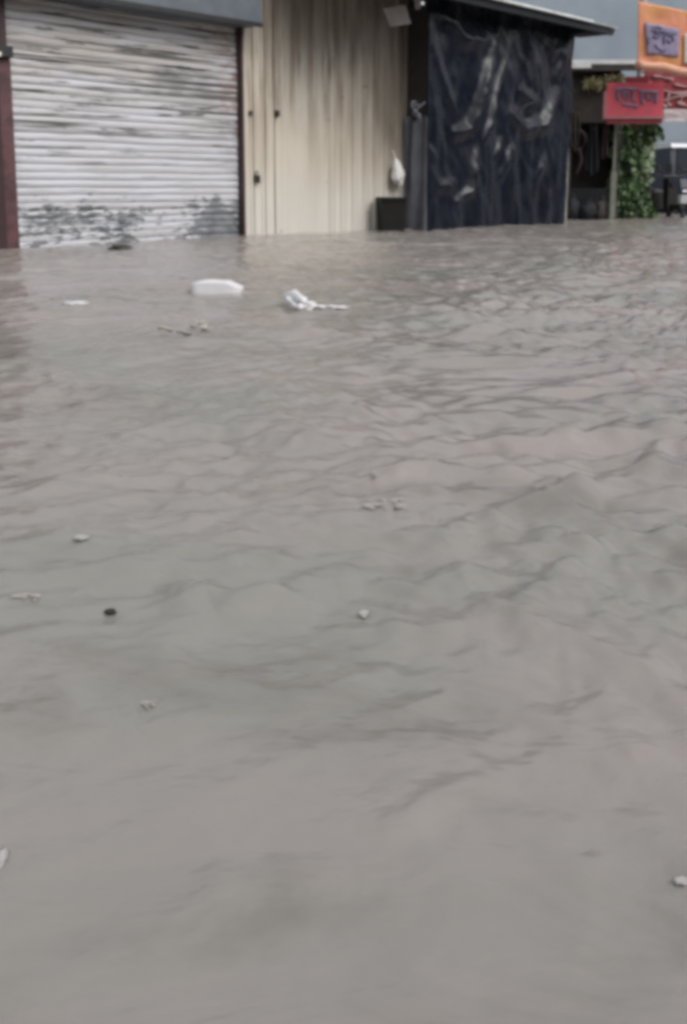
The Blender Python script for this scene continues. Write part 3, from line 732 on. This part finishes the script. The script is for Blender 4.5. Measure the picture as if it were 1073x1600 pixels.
bm = NB(); hexa(bm, [(-.70, .625, .965), (.70, .625, .965), (.62, .775, vt-.15), (-.62, .775, vt-.15)], [(-.70, .605, .97), (.70, .605, .97), (.62, .755, vt-.146), (-.62, .755, vt-.146)])
ws = build('windscreen', bm, M['glassdark'], van)
bm = NB(); tube(bm, [(-.55, .60, 1.06), (-.1, .63, 1.10)], .012, 6); tube(bm, [(.0, .60, 1.06), (.5, .63, 1.10)], .012, 6); build('wiper', bm, M['blackmetal'], ws)
bm = NB(); hexa(bm, [(-.83, -.10, .26), (.83, -.10, .26), (.83, .10, .26), (-.83, .10, .26)], [(-.83, -.08, .46), (.83, -.08, .46), (.83, .10, .46), (-.83, .10, .46)]); build('bumper', bm, M['bumper'], van, bevel=.03)
bm = NB(); box(bm, -.45, .45, -.02, .05, .52, .66); build('grille', bm, M['blackmetal'], van, bevel=.01)
for s in (-1, 1):
    bm = NB(); hexa(bm, [(s*.63-.14, -.015, .53), (s*.63+.14, -.015, .53), (s*.63+.14, .10, .53), (s*.63-.14, .10, .53)], [(s*.63-.14, .035, .68), (s*.63+.14, .035, .68), (s*.63+.14, .12, .68), (s*.63-.14, .12, .68)]); build('headlight', bm, M['lamp'], van, bevel=.01)
    bm = NB(); box(bm, s*.90-.06, s*.90+.06, .50, .58, 1.0, 1.2); tube(bm, [(s*.79, .56, 1.0), (s*.88, .55, 1.04)], .015, 6); build('mirror', bm, M['black'], van, bevel=.015)
    for y in (.75, 3.2):
        bm = NB(); cyl(bm, (s*.74, y, .05), (1, 0, 0), .31, .2, 24); wh = build('wheel', bm, M['rubber'], van, bevel=.02)

# ------------------------------------------------------------------ pale blue building behind
BX0 = at(880, 300, 29).x
bb = empty('blue_building', (BX0, 29, 0), R(-4), 'pale blue grey building behind the kiosk, banners and van', 'building')
bm = NB(); box(bm, -4, 16, 0, 6, -.5, 9); build('wall', bm, M['bluewall'], bb)
for x in (6.2, 10.2):
    bm = NB(); box(bm, x, x+1.4, -.05, -.004, 1.4, 2.9); wf = build('window', bm, M['trim'], bb)
    bm = NB(); box(bm, x+.1, x+1.3, -.07, -.052, 1.5, 2.8); build('pane', bm, M['glassdark'], wf)

# ------------------------------------------------------------------ opposite side of the street (unseen, added behind the camera for the wet sheet to mirror)
for k, (u0, u1, hh) in enumerate(((-22, -4, 5.5), (-3.6, 13, 7.0), (13.5, 48, 6.2))):
    t = row('unseen_building', ('unseen low grey building added across the flooded street, left of two taller ones', 'unseen tallest grey building added across the flooded street', 'unseen long grey building added across the flooded street, at the right end')[k], 'building', 0, -17.5, 'unseen buildings added across the street')
    bm = NB(); box(bm, u0, u1, -6, 0, -.5, hh); build('wall', bm, M['brown'], t)
    bm = NB(); box(bm, u0-.2, u1+.2, -6.2, .4, hh+.003, hh+.2); build('roof', bm, M['plaster'], t)
    for j in range(int((u1-u0)/4)):
        bm = NB(); box(bm, u0+1+4*j, u0+3.6+4*j, .004, .08, -.4, 2.7); build('shutter', bm, M['hood'], t, bevel=.01)

# ------------------------------------------------------------------ floating litter
def blob(sx, sy, sz, seed, k=.25, sub=3, flat=False):
    bm = NB(); bmesh.ops.create_icosphere(bm, subdivisions=sub, radius=1)
    for v in bm.verts:
        c = v.co.copy(); n = 1+k*fn3(c.x*1.5+seed, c.y*1.5, c.z*1.5)+k*.5*fn3(c.x*4+seed, c.y*4, c.z*4)
        v.co = Vector((c.x*sx*n, c.y*sy*n, c.z*sz*n))
    return bm
def lie(px, py):
    p = ground(px, py); z = float(wave(np.array([p.x]), np.array([p.y]))[0]); p = ground(px, py, z); return p
def px_w(px, py, n): return n*ground(px, py).y/FPX
p = lie(340, 457); L = px_w(340, 457, 80)
bm = NB(); box(bm, -L/2, L/2, -.075, .075, -.03, .075)
bmesh.ops.subdivide_edges(bm, edges=bm.edges[:], cuts=6, use_grid_fill=True)
for v in bm.verts:
    c = v.co.copy(); e = abs(c.x)/(L/2)
    v.co = Vector((c.x*(1-.06*abs(c.y)/.075), c.y*(1-.1*e**4), c.z-(.02*e**3 if c.z > 0 else 0)-.012*(c.x > .08)))+Vector((.006*fn3(*(c*18)), .006*fn3(*(c*18+Vector((5, 0, 0)))), .005*fn3(*(c*20+Vector((0, 7, 0))))))
fo = build('foam_block', bm, M['foam'], smooth=True, loc=p); fo.rotation_euler = (0, R(2), R(-4)); tag(fo, 'white foam block floating before the shutter, largest piece of litter', 'foam block')
# torn plastic bag with its tail
p = lie(495, 487); kx = p.y/FPX
bm = NB()
def sp_(px, py, h): 
    g = ground(px, py); return Vector((g.x-p.x, g.y-p.y, h))
tube(bm, smooth_path([sp_(447, 473, .012), sp_(457, 476, .030), sp_(470, 481, .024), sp_(487, 486, .012), sp_(505, 488, .010), sp_(525, 489, .010), sp_(545, 488, .006)], 60), .015, 14, rf=lambda t: (1.0+1.1*math.exp(-((t-.2)/.16)**2))*(.62 if t > .55 else 1)*(1+.3*math.sin(t*31)*math.sin(t*13)))
tube(bm, smooth_path([sp_(448, 475, .012), sp_(455, 484, .018), sp_(466, 490, .014), sp_(478, 489, .012), sp_(494, 487, .010)], 40), .013, 12, rf=lambda t: 1+.4*math.sin(t*17)*math.sin(t*9))
for v in bm.verts:
    c = v.co*22; v.co += Vector((fn3(c.x, c.y, c.z*2), 2*fn3(c.x+9, c.y, c.z*2), fn3(c.x, c.y+7, c.z*2)))*.012
    if v.co.z < -.01: v.co.z = -.01
pb_ = build('plastic_bag', bm, M['foam'], smooth=True, loc=p); tag(pb_, 'twisted white plastic bag with a thin tail floating right of the foam block', 'bag')
p = lie(118, 473); bm = blob(px_w(118, 473, 22), .035, .006, 3, .4); o = build('flat_wrapper', bm, M['foam'], smooth=True, loc=p); tag(o, 'thin flat white wrapper floating left of the foam block', 'wrapper')
p = lie(180, 387); bm = blob(.12, .08, .035, 8, .5); o = build('rubbish_clump', bm, M['leafdark'], smooth=True, loc=p-IN*.1); tag(o, 'small dark clump of rubbish floating against the shutter', 'rubbish')
LV = [(258, 520, 11, 'leftmost pale scrap, lying apart from the cluster of dry leaves'), (288, 526, 12, 'lowest pale dry leaf of the floating cluster below the foam block'), (303, 516, 9, 'middle pale dry leaf of the floating cluster below the foam block'),
      (322, 518, 15, 'rightmost and broadest pale dry leaf of the floating cluster'), (312, 508, 9, 'uppermost pale dry leaf of the floating cluster below the foam block')]
for k, (px, py, n, lab) in enumerate(LV):
    p = lie(px, py); wd = px_w(px, py, n)
    bm = NB()
    def lf(s, t, wd=wd, k=k):
        x = (s-.5)*2; hw = .45*(1-abs(x)**2.2)*(1+.2*math.sin(9*s+k))
        y = (t-.5)*2*hw; return (x*wd, y*wd*1.6, .012+.010*abs(t-.5)*2+.006*math.sin(5*s+k))
    grid(bm, 14, 6, lf)
    o = build('dry_leaf', bm, M['leafdry'], smooth=True, solid=.002, loc=p); o.rotation_euler = (0, 0, .5*k); tag(o, lab, 'leaf', 'pale dry leaves floating below the foam block')
SC = [(556, 795, 18, .5, 'left froth streak beside the pair of ripples in mid water', 'froth'), (600, 790, 40, .4, 'longest froth streak floating in mid water', 'froth'), (585, 741, 10, 1.1, 'small froth puff just above the long froth streak', 'froth'),
      (127, 841, 9, .6, 'round white scrap floating alone on the left of mid water', 'scrap'), (40, 935, 30, .25, 'long pale froth streak near the left edge of the water', 'froth'), (568, 960, 6, 1.4, 'tiny white scrap floating below the froth streaks', 'scrap'),
      (2, 1345, 8, 1.6, 'white scrap cut by the left edge low in the foreground water', 'scrap'), (1066, 1379, 14, .45, 'white scrap cut by the right edge low in the foreground water', 'scrap'), (1022, 514, 34, .35, 'pale froth streak on the choppy water at the far right', 'froth'),
      (975, 495, 22, .4, 'broken pale froth on the choppy water left of the far right streak', 'froth'), (230, 1105, 16, .6, 'faint froth patch low on the left side of the water', 'froth')]
for k, (px, py, n, asp, lab, mt) in enumerate(SC):
    p = lie(px, py); wd = px_w(px, py, n)
    bm = NB()
    sl_ = math.atan2(H_CAM, p.y)
    rr = random.Random(k)
    nfl = 34 if mt == 'froth' else 1
    for f_ in range(nfl):
        g = bmesh.ops.create_icosphere(bm, subdivisions=3, radius=1)['verts']
        ox = rr.uniform(-1, 1)*wd*.75*(nfl > 1); oy = rr.gauss(0, .8)*wd*asp*(nfl > 1); k2 = rr.uniform(.05, .2) if nfl > 1 else 1
        if f_ == 0: k2 *= 1.3
        for v in g:
            c = v.co.copy(); q = 1+.5*fn3(c.x*2+k*3+f_, c.y*2, 0)+.35*fn3(c.x*6+k, c.y*6, c.z*3+f_)
            v.co = Vector((ox+c.x*wd*k2*q, oy+c.y*wd*asp*1.5*k2*q, c.z*(.0008 if nfl > 1 else .0012)+(.0035 if nfl > 1 else .002)+.002*fn3(ox*9, c.x*2, c.y*2)))
    o = build('froth_streak' if mt == 'froth' else 'white_scrap', bm, M[mt], smooth=True, loc=p); tag(o, lab, 'froth' if mt == 'froth' else 'scrap', None, 'stuff' if mt == 'froth' else None)
p = lie(173, 961); wd = px_w(173, 961, 11)
bm = NB()
grid(bm, 12, 5, lambda s, t: ((s-.5)*2*wd, (t-.5)*wd*1.5*(1-abs(2*s-1)**2), .004+.006*abs(t-.5)))
o = build('dark_leaf', bm, M['leafdark'], smooth=True, solid=.002, loc=p); o.rotation_euler = (0, 0, -.35); tag(o, 'single small dark leaf floating on the left foreground water', 'leaf')
